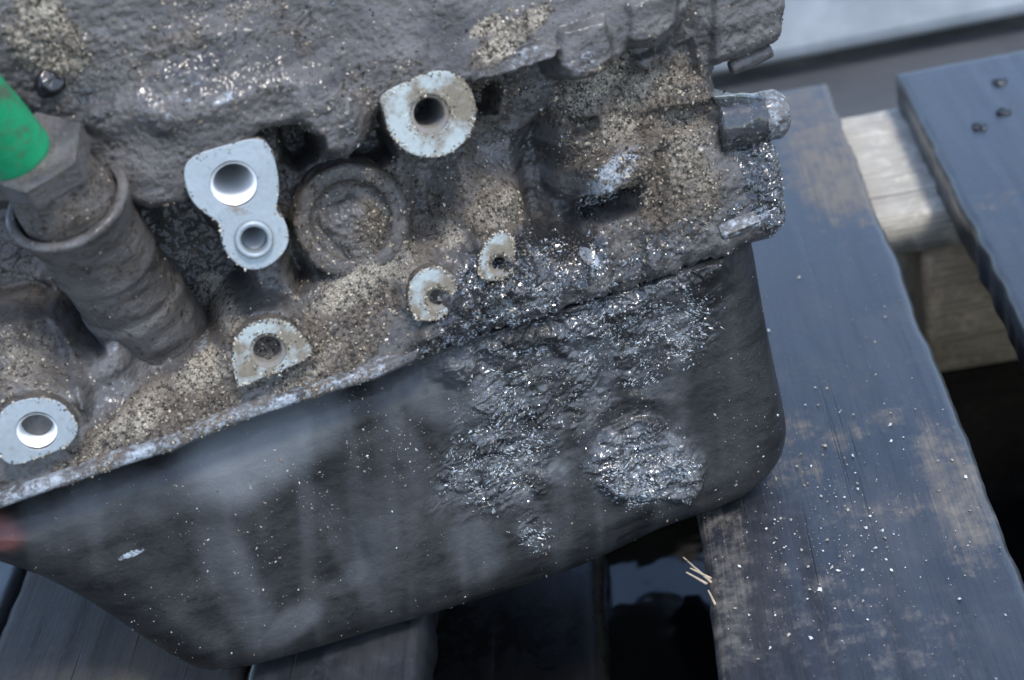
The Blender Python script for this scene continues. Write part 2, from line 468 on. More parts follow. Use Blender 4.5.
t = NT('crumb'); a_ = t.n('ShaderNodeAttribute', attribute_name='mask')
M_crumb = t.set(Base_Color=a_.outputs['Color'], Roughness=.95, Specular_IOR_Level=.12)
t = NT('wet_crumb'); a_ = t.n('ShaderNodeAttribute', attribute_name='mask')
M_wet = t.set(Base_Color=a_.outputs['Color'], Roughness=.12, Specular_IOR_Level=.9, Coat_Weight=1.0, Coat_Roughness=.08, Coat_IOR=1.7)
t = NT('glint_smear'); a_ = t.n('ShaderNodeAttribute', attribute_name='mask')
M_glint = t.set(Base_Color=a_.outputs['Color'], Roughness=.35, Coat_Weight=.8, Coat_Roughness=.2, Coat_IOR=1.6)  # for pale strokes that carry sludge glints in their base colour
t = NT('green_plastic'); n_ = t.noise(180, 4)
M_green = t.set(Base_Color=t.mix(t.ramp(n_, .5, .68), t.mix(t.noise(60, 3), (.004, .19, .075), (.012, .27, .115)), (.06, .10, .06)), Roughness=t.mix(n_, (.2,) * 3, (.5,) * 3), Normal=t.bump(n_, .0006, .3))
t = NT('black_rubber'); M_black = t.set(Base_Color=(.012, .012, .014), Roughness=.2)
t = NT('oily_ground'); n_ = t.noise(26, 5, .6); n2_ = t.noise(7, 4, .6)
M_ground = t.set(Base_Color=t.mix(n2_, (.035, .038, .043), (.075, .08, .088)), Roughness=t.mix(t.ramp(n2_, .4, .6), (.3,) * 3, (.5,) * 3), Normal=t.bump(n_, .006, .4))
t = NT('pale_paint'); n_ = t.noise(20, 5, .6)
M_beam = t.set(Base_Color=t.mix(t.ramp(n_, .4, .7), (.34, .37, .39), (.50, .53, .55)), Roughness=.5)

# ------------------------------------------------------------------ the setting
GZ = -0.114
me_g = mesh('ground', [(-15, -15, GZ), (15, -15, GZ), (15, 30, GZ), (-15, 30, GZ)], [[0, 1, 2, 3]], M_ground, None, False)
tag(me_g, kind='structure')

t = NT('black_oil'); n_ = t.noise(20, 3, .5)
M_oil = t.set(Base_Color=(.003, .003, .0035), Roughness=.06, Normal=t.bump(n_, .004, .3))
aa = np.linspace(0, 2 * math.pi, 73)[:-1]
rad = 1 + .25 * (fbm(np.cos(aa) * 9, np.sin(aa) * 9, 4, 3, 1) - .5)
pv = np.stack([-.02 + .42 * rad * np.cos(aa), .40 + .27 * rad * np.sin(aa), np.full(72, GZ + .004)], 1)
pud = mesh('oil_puddle', np.concatenate([pv, [[-.02, .40, GZ + .004]]]), [[k_, (k_ + 1) % 72, 72] for k_ in range(72)], M_oil, None, False)
tag(pud, kind='structure')
# ------------------------------------------------------------------ the pallet
pal = thing('wooden_pallet', (0, .5, GZ), 'weathered wet blue-grey wooden pallet under the engine, gaps between its boards', 'pallet')
def board(name, x0, x1, y0, y1, ztop, th, mat, parent, step=.002, seed=0, amp=.0004, edge=.0022, along='y'):
    """plank with a grid top, worn rounded edges and a little cup and grain"""
    nx = max(6, int((x1 - x0) / step)); ny = max(6, int((y1 - y0) / (step * 2)))
    if along == 'x': nx, ny = max(6, int((x1 - x0) / (step * 2))), max(6, int((y1 - y0) / step))
    X, Y = np.meshgrid(np.linspace(x0, x1, nx + 1), np.linspace(y0, y1, ny + 1), indexing='ij')
    xs, ys = (X, Y) if along == 'y' else (Y, X)
    g = (fbm(xs * 1000 + seed * 31, ys * 1000 * .05, 5, 4, seed) - .5) * amp * 2
    ew = (vn(ys * 90 + seed, xs * 0 + seed, seed) - .5) * .0022 + (vn(ys * 400 + seed, xs * 0, seed + 1) - .5) * .0008
    de = np.minimum(np.minimum(X - x0, x1 - X), np.minimum(Y - y0, y1 - Y))
    Z = ztop + g - np.clip(edge - de, 0, None) ** 2 / edge * .9
    Zs = Z.copy()
    lm = np.zeros(X.shape); 
    if along == 'y':
        X = X + ew * (np.clip(1 - (x1 - X) / .01, 0, 1) - np.clip(1 - (X - x0) / .01, 0, 1))
    else:
        Y = Y + ew * (np.clip(1 - (y1 - Y) / .01, 0, 1) - np.clip(1 - (Y - y0) / .01, 0, 1))
    top = np.stack([X, Y, Zs], -1).reshape(-1, 3); n_ = len(top)
    I = np.arange(n_).reshape(nx + 1, ny + 1)
    Q = np.stack([I[:-1, :-1], I[1:, :-1], I[1:, 1:], I[:-1, 1:]], -1).reshape(-1, 4)
    loop = np.concatenate([I[:, 0], I[-1, 1:], I[-2::-1, -1], I[0, -2:0:-1]])
    lp = top[loop].copy(); lp[:, 2] = ztop - th
    L2 = n_ + np.arange(len(loop)); nxt = np.roll(np.arange(len(loop)), -1)
    sk = np.stack([loop[nxt], loop, L2, L2[nxt]], 1)
    cen = np.array([[(x0 + x1) / 2, (y0 + y1) / 2, ztop - th]]); ci = n_ + len(loop)
    cap = np.stack([L2[nxt], L2, np.full(len(loop), ci)], 1)
    allV = np.concatenate([top, lp, cen]); st = np.zeros((len(allV), 3))
    for px, py, rx, ry, val in STAINS:
        q = on_z(px, py, 0)
        st[:, 0] = np.maximum(st[:, 0], val * ss(1.3, .4, np.hypot((allV[:, 0] - q[0]) / rx, (allV[:, 1] - q[1]) / ry)))
    return mesh_mixed(name, allV, np.concatenate([Q, sk]), cap, mat, parent, st)
STAINS = [(835, 165, .026, .07, .62), (805, 110, .035, .035, .5), (790, 430, .01, .012, .45), (730, 560, .008, .05, .38), (700, 530, .006, .03, .4), (955, 490, .012, .05, .52), (845, 436, .009, .008, .48), (885, 420, .01, .006, .4), (712, 600, .008, .08, .36), (800, 470, .02, .012, .36), (880, 510, .025, .01, .36), (820, 600, .03, .03, .22), (900, 640, .02, .02, .25), (990, 200, .02, .01, .3)]
YE = .702
deck = []
for k_, (x0, x1, y0, y1, mt, zt) in enumerate([(-.014, .0787, .10, YE, M_wood, 0), (.1122, .2050, .12, .697, M_wood, 0), (.240, .332, .12, .70, M_wood, 0),
                                       (-.164, -.107, .08, .70, M_wood, -.0006), (-.2612, -.1665, .08, .70, M_wood2, -.0006), (-.36, -.2632, .08, .70, M_wood, 0)]):
    deck.append(board('deck_board', x0, x1, y0, y1, zt, .02, mt, pal, seed=k_ + 1))
for k_, (y0, y1, mt) in enumerate([(.590, .700, M_pale), (.335, .40, M_brown), (.09, .16, M_brown)]):
    if k_ == 1: continue
    board('cross_board', -.37, .34, y0, y1, -.0205, .019, mt, pal, seed=k_ + 11, along='x', step=.003)
for bx, by in ((.101, .593), (-.36, .593), (-.13, .593), (-.13, .10), (.101, .10), (-.36, .10)):
    board('block', bx, bx + .12, by, by + .095 if by > .3 else by + .05, -.0398, GZ * -1 - .0398, M_brown, pal, seed=21, step=.003)
bq = on_z(605, 650, -.095)
board('bottom_board', -.16, bq[0], .20, .68, -.095, .019, M_oilwood, pal, seed=33, step=.004, edge=.004)
for px, py in ((980, 127), (1004, 112), (1000, 82)):
    p = on_z(px, py, 0)
    lathe('nail', [(.1, -3), (3.2, -3), (3.4, .2), (2.8, .7), (.6, .9)], p + np.array([0, 0, .0002]), (0.1, 0, 1), M_black, pal, 24, 1.4, None, True, None, True, int(px) % 7)
# splinters on the torn edge of the main board
for a_, b_ in (((712, 583), (683, 557)), ((707, 584), (686, 572)), ((712, 579), (690, 568)), ((716, 606), (708, 590))):
    A = on_z(*a_, -.001); B = on_z(*b_, .004)
    lathe('splinter', [(.5, 0), (.38, np.linalg.norm(B - A) * 500), (.25, np.linalg.norm(B - A) * 1000)], A, B - A, M_brown, pal, 8, .5)

# pale beam lying behind the pallet
bp = on_z(800, 63, GZ + .012)
beam = box('steel_beam', (-1.2, bp[1], GZ + .012), (1.4, bp[1] + .12, GZ + .16), M_beam, None, .012, 3)
tag(beam, 'pale grey painted beam lying on the ground behind the pallet', 'beam')
for bx in (-.8, .05, .9):
    pass

# ------------------------------------------------------------------ the engine
eng = thing('engine', tuple(on_z(450, 560, 0)), 'dirty oil-caked car engine block with black oil pan resting on the pallet', 'engine')

RAIL = [(-70, 532), (0, 506), (56, 486), (138, 459), (176, 447), (200, 435), (250, 416), (297, 401), (373, 377), (420, 357), (470, 340), (530, 320), (600, 298), (660, 278), (742, 250)]
UP = [(-90, -90), (-90, 110), (20, 110), (85, 160), (112, 200), (150, 214), (188, 208), (205, 180), (262, 132), (298, 128), (312, 138), (324, 154), (352, 156), (366, 142), (376, 122), (392, 104), (470, 84), (520, 68), (553, 56), (557, 76), (572, 82), (598, 76), (616, 64), (628, 48), (652, 50), (672, 38), (690, 12), (694, -90)]
CRN = [(706, -90), (800, -90), (790, 38), (780, 44), (757, 58), (728, 67), (716, 60)]
_j = np.random.default_rng(5)
RJ = []
for (xa, ya), (xb, yb) in zip(RAIL[:-1], RAIL[1:]):
    k_ = max(1, int((xb - xa) / 5))
    for i_ in range(k_):
        amp_ = 1.6 if xa >= 400 else .9
        RJ.append((xa + (xb - xa) * i_ / k_, ya + (yb - ya) * i_ / k_ + _j.normal(0, amp_) + (0 if xa < 400 else 3.5 * math.sin(i_ * .37 + xa) * math.sin(i_ * .83))))
OUT = [(-90, -90), (798, -90), (792, 30), (787, 42), (757, 60), (729, 67), (728, 92), (742, 96), (768, 104), (775, 138), (783, 152), (785, 195), (785, 218), (772, 238), (744, 249)] + RJ[::-1] + [(-90, 540)]

up_uv = uvs(UP, 5); crn_uv = uvs(CRN, 3)
FU = [(0, 20, 6), (100, 20, 5), (200, 20, 4), (300, 20, 4), (400, 20, 5), (500, 20, 6), (600, 10, 6), (40, 30, 7.5), (100, 80, 3), (200, 80, 7), (300, 70, 5), (200, 120, 8), (130, 130, 1), (140, 175, 2.5), (250, 105, 8),
      (350, 60, 3), (420, 50, 9), (60, 90, -4), (95, 140, -5), (500, 65, 9), (590, 50, 9), (650, 30, 7), (340, 130, 3), (160, 60, 5), (180, 100, 8.5), (280, 35, 2), (450, 30, 5), (110, 102, 4)]
FL = [(30, 270, -35), (60, 330, -30), (10, 250, -34), (200, 250, -38), (185, 230, -36), (200, 300, -34), (230, 300, -26), (0, 350, -14), (40, 370, -9), (0, 400, -8), (80, 405, -6), (110, 385, -9), (130, 430, -5), (200, 400, -4), (190, 362, -12), (160, 362, -26), (150, 390, -9), (260, 300, -14),
      (300, 300, -10), (300, 250, -20), (320, 350, -4), (350, 320, -6), (380, 330, -5), (345, 222, -8), (290, 150, -22), (305, 175, -18), (345, 165, -16), (400, 180, -15), (415, 240, -10), (380, 285, -8), (450, 200, -14), (420, 215, -17), (440, 165, -18), (470, 140, -20), (520, 110, -18),
      (500, 90, -12), (560, 105, -12), (510, 150, -20), (540, 175, -25), (548, 215, -24), (500, 205, -10), (480, 230, -7), (460, 260, -4), (540, 255, -5), (590, 125, -7), (620, 90, -9), (640, 60, -14), (660, 85, -5), (690, 50, -4), (600, 170, -4), (640, 165, -4), (680, 160, -2), (700, 105, -3),
      (680, 220, -2), (640, 235, -3), (600, 245, -5), (560, 280, -3), (500, 300, -2.5), (640, 265, -2), (720, 200, -1), (765, 200, -3), (760, 150, -5), (750, 110, -12), (730, 80, -6), (720, 30, 1), (760, 20, 2)]
FL += [(x, y - 4, -1) for x, y in RAIL] + [(x, y - 26, -3) for x, y in RAIL[1:-2]]
BOSS_C = [(430, 115, 47), (234, 190, 45), (254, 238, 34), (268, 352, 40), (36, 430, 40), (433, 296, 28), (498, 256, 22)]

CRUST = [(480, 220, 330, 120, 10, .42), (300, 30, 330, 60, 12, .3), (640, 120, 90, 60, 10, .95), (672, 190, 50, 60, 0, .95), (600, 100, 60, 40, 20, .9), (350, 320, 80, 40, 19, .85), (200, 400, 110, 30, 19, .9), (110, 440, 90, 22, 19, .85), (410, 220, 60, 60, 0, .75), (500, 215, 40, 30, 0, .9),
         (50, 40, 34, 42, 20, .95), (500, 35, 45, 14, 19, .95), (210, 330, 40, 24, 0, .9), (330, 360, 90, 26, 19, .9), (450, 180, 60, 60, 0, .6), (300, 200, 90, 90, 0, .42), (380, 90, 60, 40, 0, .45), (170, 55, 60, 22, 19, .45), (30, 360, 60, 50, 0, .55), (620, 240, 100, 40, 10, .6), (20, 300, 40, 70, 0, .3), (140, 30, 200, 40, 10, .35), (480, 110, 60, 40, 10, .55)]
OILM = [(500, 290, 90, 46, 19, .95), (560, 265, 60, 40, 10, .8), (640, 265, 110, 22, 19, .6), (520, 130, 40, 60, 0, .4), (600, 165, 34, 26, 30, .5), (765, 175, 30, 75, 0, 1), (760, 110, 34, 30, 0, 1), (735, 215, 30, 16, 19, .7), (610, 205, 40, 14, 10, .8), (470, 320, 90, 16, 19, .9), (180, 68, 70, 16, 19, .5), (250, 40, 120, 14, 15, .4), (340, 120, 30, 30, 0, .45), (80, 110, 40, 40, 0, .5), (100, 150, 24, 30, 0, .5), (300, 90, 40, 20, 0, .4)]
PALE = [(52, 35, 30, 40, 20, 1), (505, 33, 44, 12, 19, 1), (485, 22, 30, 8, 10, .8), (212, 320, 26, 18, 0, 1), (205, 372, 40, 14, 10, .9), (130, 425, 50, 14, 19, .7), (600, 85, 40, 18, 25, .8), (650, 90, 50, 14, 0, .7), (350, 290, 50, 16, 10, .8), (400, 270, 30, 18, 0, .6), (500, 210, 26, 16, 0, .8), (300, 375, 60, 10, 19, .5), (690, 150, 30, 40, 0, .45), (230, 15, 60, 10, 10, .4), (20, 355, 40, 40, 0, .4), (450, 240, 20, 14, 0, .6), (620, 130, 20, 16, 0, .6)]
def block_h(u, v, sd):
    lo = shepard(u, v, FL, 5.2); up = shepard(u, v, FU, 9.0)
    su = sd_poly(u, v, up_uv) + (fbm(u, v, 5, 3, 2) - .5) * 1.2
    up = up - np.clip(1 + su / 3.2, 0, 1) ** 2 * 3.0
    H = lo + (up - lo) * ss(.7, -.7, su)
    sc = sd_poly(u, v, crn_uv)
    H = H + (2.5 - np.clip(1 + sc / 2.5, 0, 1) ** 2 * 2 - H) * ss(.8, -.6, sc)
    # long raised ridges and gullies cast into the upper side
    def cap(a, b, r, dh, h0=0, soft=1.6):
        nonlocal H
        d = sd_cap(u, v, uv(*a, h0), uv(*b, h0), r * S)
        H = H + dh * ss(soft, -soft, d)
    def slot(P, h1, soft=.9, h0=-4):
        nonlocal H
        d = sd_poly(u, v, uvs(P, h0)) + (fbm(u, v, 3, 3, 5) - .5) * 1.4
        H = H + (h1 - H) * ss(soft, -soft, d)
    cap((165, 118), (285, 80), 12, 2.2, 6, 3); cap((100, 120), (140, 108), 13, 3.0, 3, 3); cap((150, 68), (210, 50), 8, -1.6, 5, 2)
    cap((318, 100), (345, 140), 22, 3.5, 4, 3)
    slot([(472, 82), (480, 60), (544, 41), (557, 48), (553, 58), (520, 69)], 10.5, .7, 8)
    slot([(560, 30), (604, 18), (612, 56), (598, 72), (572, 78), (560, 66)], 10.5, 1.2, 8)
    slot([(628, 2), (680, -16), (676, 24), (654, 42), (630, 42)], 9, 1.2, 8)
    cap((578, 186), (636, 154), 17, 8.5, -4, 1.6)
    slot([(-60, 222), (20, 214), (50, 250), (80, 300), (100, 345), (78, 338), (52, 316), (20, 312), (-60, 330)], -50, 2.6, -20)
    slot([(120, 222), (150, 214), (196, 206), (222, 240), (246, 272), (252, 296), (226, 322), (188, 340), (178, 352), (160, 330)], -48, 2.8, -20)
    slot([(284, 132), (316, 134), (318, 160), (300, 172), (286, 165)], -40, 1.5, -8)
    slot([(356, 146), (390, 132), (398, 160), (372, 172), (356, 164)], -36, 1.5, -8)
    slot([(288, 232), (300, 250), (312, 284), (300, 292), (284, 262)], -26, 2.5, -8)
    slot([(476, 96), (500, 86), (500, 112), (480, 116)], -28, 2, -8)
    slot([(408, 165), (444, 160), (440, 240), (412, 244)], -21, 3, -8)
    slot([(590, 200), (640, 188), (636, 210), (592, 222)], -20, 1.8)
    slot([(634, 116), (716, 100), (714, 124), (640, 138)], -8.5, 1.2)
    slot([(575, 120), (600, 118), (604, 132), (578, 136)], -13)
    slot([(528, 150), (554, 120), (562, 228), (543, 236)], -27, 3.0)
    slot([(640, 62), (690, 40), (700, 75), (660, 92)], -7)
    slot([(648, 150), (662, 148), (660, 240), (648, 242)], -5.5, 2)
    cap((764, 150), (766, 215), 15, 4.5, -5, 4)
    cap((600, 240), (600, 285), 12, 3, 0, 2); cap((652, 228), (656, 268), 8, 2.6, 0, 1.5)
    cap((505, 215), (470, 300), 13, 3.0, 0, 3)
    # web rib on the left, curved
    for a, b in (((40, 305), (66, 345)), ((66, 345), (84, 400))): cap(a, b, 6, 5, -10, 2)
    # ribs running from the core plug
    cap((410, 150), (405, 250), 7, 3, -12, 2); cap((465, 150), (462, 215), 9, 4, -12, 3)
    # boss roots
    for bx, by, br in BOSS_C:
        q = uv(bx, by, 0); d = np.hypot(u - q[0], v - q[1]) - (br + 3) * S
        tgt = np.maximum(H, -3.0 if by > 240 else -1.0)
        if by > 240: H = H + (tgt - H) * ss(2.5, -2.5, d)
    # seat of the sensor socket is open
    cr = blobs(u, v, CRUST); oi = blobs(u, v, OILM)
    H = H + ss(.5, -2, su) * ((fbm(u * .3, v, 3.2, 4, 7) - .5) * .7 + (fbm(u, v, 22, 3, 0) - .5) * 2)
    ups = ss(.5, -2, su)
    n_ = (fbm(u, v, 9, 5, 1) - .5) * (1.9 - 1.4 * ups)
    w1 = 1 - worley(u + n_, v, 1.9, 2); w2 = 1 - worley(u, v, .95, 4)
    clump = ss(.38, .62, fbm(u, v, 6, 4, 6))
    H = H + n_ + (fbm(u, v, 2.2, 3, 3) - .5) * (.8 - .55 * ups) + (cr * (.35 + .65 * clump) + .12) * (w1 * 1.5 + w2 * .7) * (1 - .5 * oi)
    H = H + oi * sludge(u, v) * 1.3
    gk = blobs(u, v, [(456, 300, 18, 30, 0, 1), (438, 322, 26, 9, 19, 1), (515, 272, 17, 26, 0, 1), (495, 286, 24, 9, 19, 1), (480, 240, 8, 16, 0, .8)])
    H = H + gk * (4.6 + 2.4 * (fbm(u, v, 5, 4, 1) - .5) * 2)
    # rounded outer edge
    rr = np.clip(1 + sd / 2.2, 0, 1)
    right = ss(uv(705, 150)[0], uv(735, 150)[0], u)
    rr2 = np.clip(1 + sd / 7.0, 0, 1)
    gr = ss(uv(405, 360)[0], uv(450, 350)[0], u)
    rr3 = np.clip(1 + (sd + (fbm(u, v, 4, 3, 7) - .5) * 3) / 6.0, 0, 1)
    H = H - rr ** 2 * .8 - gr * rr3 ** 2 * 4 - right * rr2 ** 2.5 * 5
    return H
def block_m(u, v, H):
    cr = blobs(u, v, CRUST); oi = blobs(u, v, OILM)
    n_ = fbm(u, v, 12, 4, 5)
    R_ = np.clip(cr * .75 + (n_ - .5) * .5, 0, 1)
    G_ = np.clip(oi * .85 + ss(-16, -26, H) * .1 , 0, 1)  # oil, plus a slight depth term painting shade into the recesses
    B_ = blobs(u, v, [(588, 256, 7, 10, 20, 1), (608, 168, 36, 15, 30, .62), (600, 182, 30, 6, 30, .6), (222, 94, 13, 5, 15, .55), (512, 60, 40, 14, 19, .4), (570, 60, 20, 20, 0, .35), (750, 217, 22, 9, 25, .55), (760, 190, 20, 40, 0, .35), (110, 400, 40, 14, 10, .35), (200, 350, 12, 12, 0, .45), (160, 110, 60, 14, 19, .35), (105, 345, 20, 20, 0, .35)])
    pale = blobs(u, v, PALE) * (.35 + .65 * ss(.38, .6, fbm(u, v, 7, 4, 3)))
    R_ = np.maximum(R_, pale * .95)
    return np.stack([R_, G_, B_, np.zeros(len(u)), pale], 1)
P_out = np.array([uv(x, y, -9 if (x > 735 and 70 < y < 245) else (-5 if (x > 405 and y > 240) else 0)) for x, y in OUT])
nA, nB = uv(738, 64, -4), uv(738, 106, -9)
def notch(u, v):
    return np.where((u > uv(722, 90, -4)[0]) & (v < nA[1] - 1) & (v > nB[1] - 60), -105.0, 0.0)
blk, BD = relief('block_casting', P_out, block_h, .36, M_block, eng, 200, block_m, taper=notch)
blk['label'] = 'grey cast block caked in dry dirt and oil'

def scatter(D, dens, n, lim=None):
    p = dens / dens.sum()
    i = RNG.choice(len(p), n, p=p)
    return i
nrm = np.tile(EN, (1, 1))
def crumbs(name, D, dens, n, smin, smax, palette, parent, mat, flat=.7):
    i = scatter(D, dens, n)
    P = D[3][i] + (RNG.uniform(-.2, .2, (n, 1)) * EX + RNG.uniform(-.2, .2, (n, 1)) * EZ) * .001
    s = smin * (smax / smin) ** (RNG.random(n) ** 3.4) * .001
    pal_ = np.array(palette); c = pal_[RNG.integers(0, len(pal_), n)] * RNG.uniform(.75, 1.25, (n, 1))
    return chips(name, P, np.tile(EN, (n, 1)), s, c, parent, mat, flat)
TAN = [(.24, .205, .16), (.15, .132, .11), (.40, .36, .29), (.08, .07, .062), (.045, .042, .04), (.11, .10, .09), (.06, .056, .052)]
TAN = [(a * 1.0, b * .97, c * .91) for a, b, c in TAN]
u, v, H, pts, A = BD
den = np.clip(A[:, 0] - .15, .02, 1) ** 1.4 * ss(-24, -12, H) * (.25 + ss(.4, .6, fbm(u, v, 5, 4, 2)))
crumbs('grit', BD, den, 38000, .08, .6, [tuple(x * .85 for x in c) for c in TAN], blk, M_crumb)
den = A[:, 4] ** 1.5 * ss(-24, -12, H) + 1e-9
crumbs('pale_grit', BD, den, 8500, .07, .42, [(.34, .29, .22), (.25, .215, .165), (.42, .375, .30), (.16, .135, .105)], blk, M_crumb)
crumbs('fine_grit', BD, (.3 + fbm(u, v, 10, 3, 4)) * ss(-24, -12, H) * (u > uv(-10, 100)[0]), 14000, .05, .4, [tuple(x * 1.1 for x in c) for c in TAN] + [(.02, .02, .02)] * 4, blk, M_crumb)
den = A[:, 1] * ss(-24, -12, H) ** 1 * (u > uv(400, 300)[0]) + 1e-9
crumbs('oily_grit', BD, den, 3500, .1, .7, [(.03, .03, .032), (.06, .058, .055), (.02, .02, .022), (.12, .11, .1)], blk, M_wet)

# ---- bosses
def boss(outline, holes, htop, depth, mat_top, hole_depth=26, bev=.35, curve=2, crust=350, smooth_bore=False):
    P = chaikin(uvs(outline, htop), curve)
    c = P.mean(0)
    cu = bpy.data.curves.new('b', 'CURVE'); cu.dimensions = '2D'; cu.fill_mode = 'BOTH'
    cu.extrude = depth / 2 - bev; cu.bevel_depth = bev; cu.bevel_resolution = 2; cu.offset = -bev
    loops = [P - c]
    for hx, hy, hr in holes:
        q = uv(hx, hy, htop) - c
        loops.append(np.array([q + hr * S * np.array([math.cos(a), math.sin(a)]) for a in np.linspace(0, 2 * math.pi, 49)[:-1]]))
    for L in loops:
        sp = cu.splines.new('POLY'); sp.points.add(len(L) - 1); sp.use_cyclic_u = True
        for k_, q in enumerate(L): sp.points[k_].co = (q[0], q[1], 0, 1)
    ob = bpy.data.objects.new('b', cu); COL.objects.link(ob)
    dg = bpy.context.evaluated_depsgraph_get()
    me = bpy.data.meshes.new_from_object(ob.evaluated_get(dg)); bpy.data.objects.remove(ob); bpy.data.curves.remove(cu)
    n_ = len(me.vertices); co = np.empty(n_ * 3); me.vertices.foreach_get('co', co); co = co.reshape(-1, 3)
    fs = [list(p.vertices) for p in me.polygons]; nz = [p.normal.z for p in me.polygons]
    V = W(co[:, 0] + c[0], co[:, 1] + c[1], co[:, 2] + htop - depth / 2)
    bpy.data.meshes.remove(me)
    A_ = np.tile([.55, .1, 0], (n_, 1))
    o = mesh('mounting_boss', V, fs, [mat_top, M_block], eng, False, A_, [0 if z > .5 else 1 for z in nz])
    if crust:
        n2 = crust; k_ = RNG.integers(0, len(P), n2); tt = RNG.random((n2, 1))
        E_ = P[k_] * (1 - tt) + P[(k_ + 1) % len(P)] * tt
        E_ = E_ + (c - E_) * np.abs(RNG.normal(0, .05, (n2, 1))) + RNG.normal(0, .25, (n2, 2))
        pal_ = np.array(TAN + [(.5, .47, .38)]); cc = pal_[RNG.integers(0, len(pal_), n2)]
        if not smooth_bore:
            for hx, hy, hr in holes:
                n3_ = 160; aa_ = RNG.uniform(0, 6.28, n3_); q = uv(hx, hy, htop)
                rr_ = hr * S * (1 + np.abs(RNG.normal(.05, .22, n3_)))
                E_ = np.concatenate([E_, np.stack([q[0] + rr_ * np.cos(aa_), q[1] + rr_ * np.sin(aa_) - .5], 1)])
            n2 = len(E_); cc = pal_[RNG.integers(0, len(pal_), n2)]
        chips('crust', W(E_[:, 0], E_[:, 1], np.full(n2, htop - .1)), np.tile(EN, (n2, 1)), RNG.uniform(.14, .42, n2) * .001, cc, o, M_crumb)
    for hx, hy, hr in holes:
        q = uv(hx, hy, htop); r = hr * S
        if smooth_bore:
            pr = [(r + .02, -.3), (r - .7, -1.0), (r - .9, -5), (r - .9, -14), (r - 1.0, -30)]
        else:
            pr = [(r + .02, -.3), (r - .55, -1.0)]; z = -1.0
            while z > -hole_depth:
                pr += [(r - .55, z), (r - 1.15, z - .4), (r - 1.15, z - .6), (r - .55, z - 1.0)]; z -= 1.3
        zb = pr[-1][1]
        lathe('bore', pr, W(q[0], q[1], np.array(float(htop))), EN - (.24 * EZ if smooth_bore else .06 * EZ), M_bore if smooth_bore else M_thread, o, 40, 0 if smooth_bore else .12, (.2, .2, 0), True, None, False)
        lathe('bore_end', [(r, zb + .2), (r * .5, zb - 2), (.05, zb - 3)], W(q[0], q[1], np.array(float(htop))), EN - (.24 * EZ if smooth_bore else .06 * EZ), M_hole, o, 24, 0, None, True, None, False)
    return o
b1 = boss([(377, 96), (404, 82), (436, 69), (458, 73), (474, 92), (477, 116), (468, 140), (448, 156), (424, 159), (402, 150), (388, 132), (384, 112)], [(430, 114, 17)], 9, 26, M_pad)
b1['label'] = 'round pad with stained face at the ledge'
b2 = boss([(182, 170), (192, 155), (222, 146), (259, 136), (272, 148), (279, 176), (279, 198), (275, 210), (287, 222), (290, 246), (272, 266), (250, 272), (230, 260), (220, 240), (221, 228), (216, 220), (200, 211), (188, 196)], [(234, 184, 19.5), (254, 239, 16)], 10, 44, M_clean, smooth_bore=True, crust=160)
b2['label'] = 'clean bare-metal double pad with two holes'
boss([(231, 350), (240, 330), (262, 318), (284, 319), (303, 334), (316, 354), (290, 368), (262, 378), (239, 390), (233, 372)], [(268, 351, 16)], 3.5, 14, M_pad)
boss([(-8, 428), (4, 406), (30, 397), (58, 399), (72, 414), (80, 430), (70, 446), (40, 458), (10, 468), (-6, 450)], [(37, 431, 17)], 3.5, 14, M_clean, smooth_bore=True, crust=160)
boss([(407, 296), (412, 276), (430, 266), (446, 268), (456, 280), (457, 300), (445, 318), (424, 323), (410, 314)], [(438, 299, 11)], 2.0, 12, M_pad)
boss([(478, 262), (484, 243), (500, 230), (512, 232), (516, 250), (513, 272), (498, 282), (480, 280)], [(500, 265, 10)], 2.5, 12, M_pad)
# bushing in the lower hole of the double pad
q = uv(254, 239, 10)
lathe('bushing', [(5.2, -6), (5.2, 1.5), (4.9, 1.9), (4.0, 1.9), (3.6, 1.4), (3.4, -4), (3.3, -12)], W(q[0], q[1], np.array(10.0)), EN, M_clean, b2, 48, 0, None, True, None, False)

# ---- core plug
q = uv(353, 223, -5)
lathe('core_plug', [(17.5, -14), (16.6, -3.0), (16.0, -2.2), (14.5, -2.0), (12.6, -2.2), (11.9, -2.6), (11.5, -4.2), (10.8, -5.2), (9, -5.4), (7, -5.0), (5, -4.6), (3, -4.8), (1.5, -5.0), (.1, -5.0)], W(q[0], q[1], np.array(-6.2)), EN, M_block, eng, 120, 1.0, (.42, .12, .12), True, None, False, 3)

# ---- sensor in its socket
axis = -.10 * EX + .80 * EZ + .58 * EN; axis = axis / np.linalg.norm(axis)
q = uv(66, 200, 4); lip = W(q[0], q[1], np.array(4.0))
sock = lathe('sensor_socket', [(17.0, -125), (16.0, -70), (15.0, -50), (15.2, -47), (15.5, -45), (15.3, -43), (14.6, -41), (14.4, -27), (15.0, -25), (14.9, -23), (14.6, -12), (15.2, -9), (16.4, -4), (17.2, -1.0), (17.0, 0), (16, .4), (14.6, .2), (14.2, -1.2), (14.2, -20)], lip, axis, M_block, eng, 80, .35, (.34, .12, .1), True, None, False, 2)
sen = lathe('oil_sensor', [(14.0, -20), (13.6, -3), (13.2, 2), (12.2, 8), (12.0, 12)], lip, axis, M_block, eng, 64, .4, (.5, .1, 0), True, None, True, 4)
lathe('hex_nut', [(12.2, 11), (13.8, 12.2), (14.0, 13), (14.0, 19.5), (12.6, 21), (8, 21.4)], lip, axis, M_block, sen, 60, .25, (.35, .05, .25), False, 6, True, 5)
lathe('green_cap', [(8.9, 20.5), (9.1, 22), (8.8, 32), (8.2, 50), (7.4, 60), (6.0, 63), (.5, 64)], lip - EX * .0025, axis - .05 * EX, M_green, sen, 48, .25, None, True, None, True, 6)
q = uv(50, 82, -2)
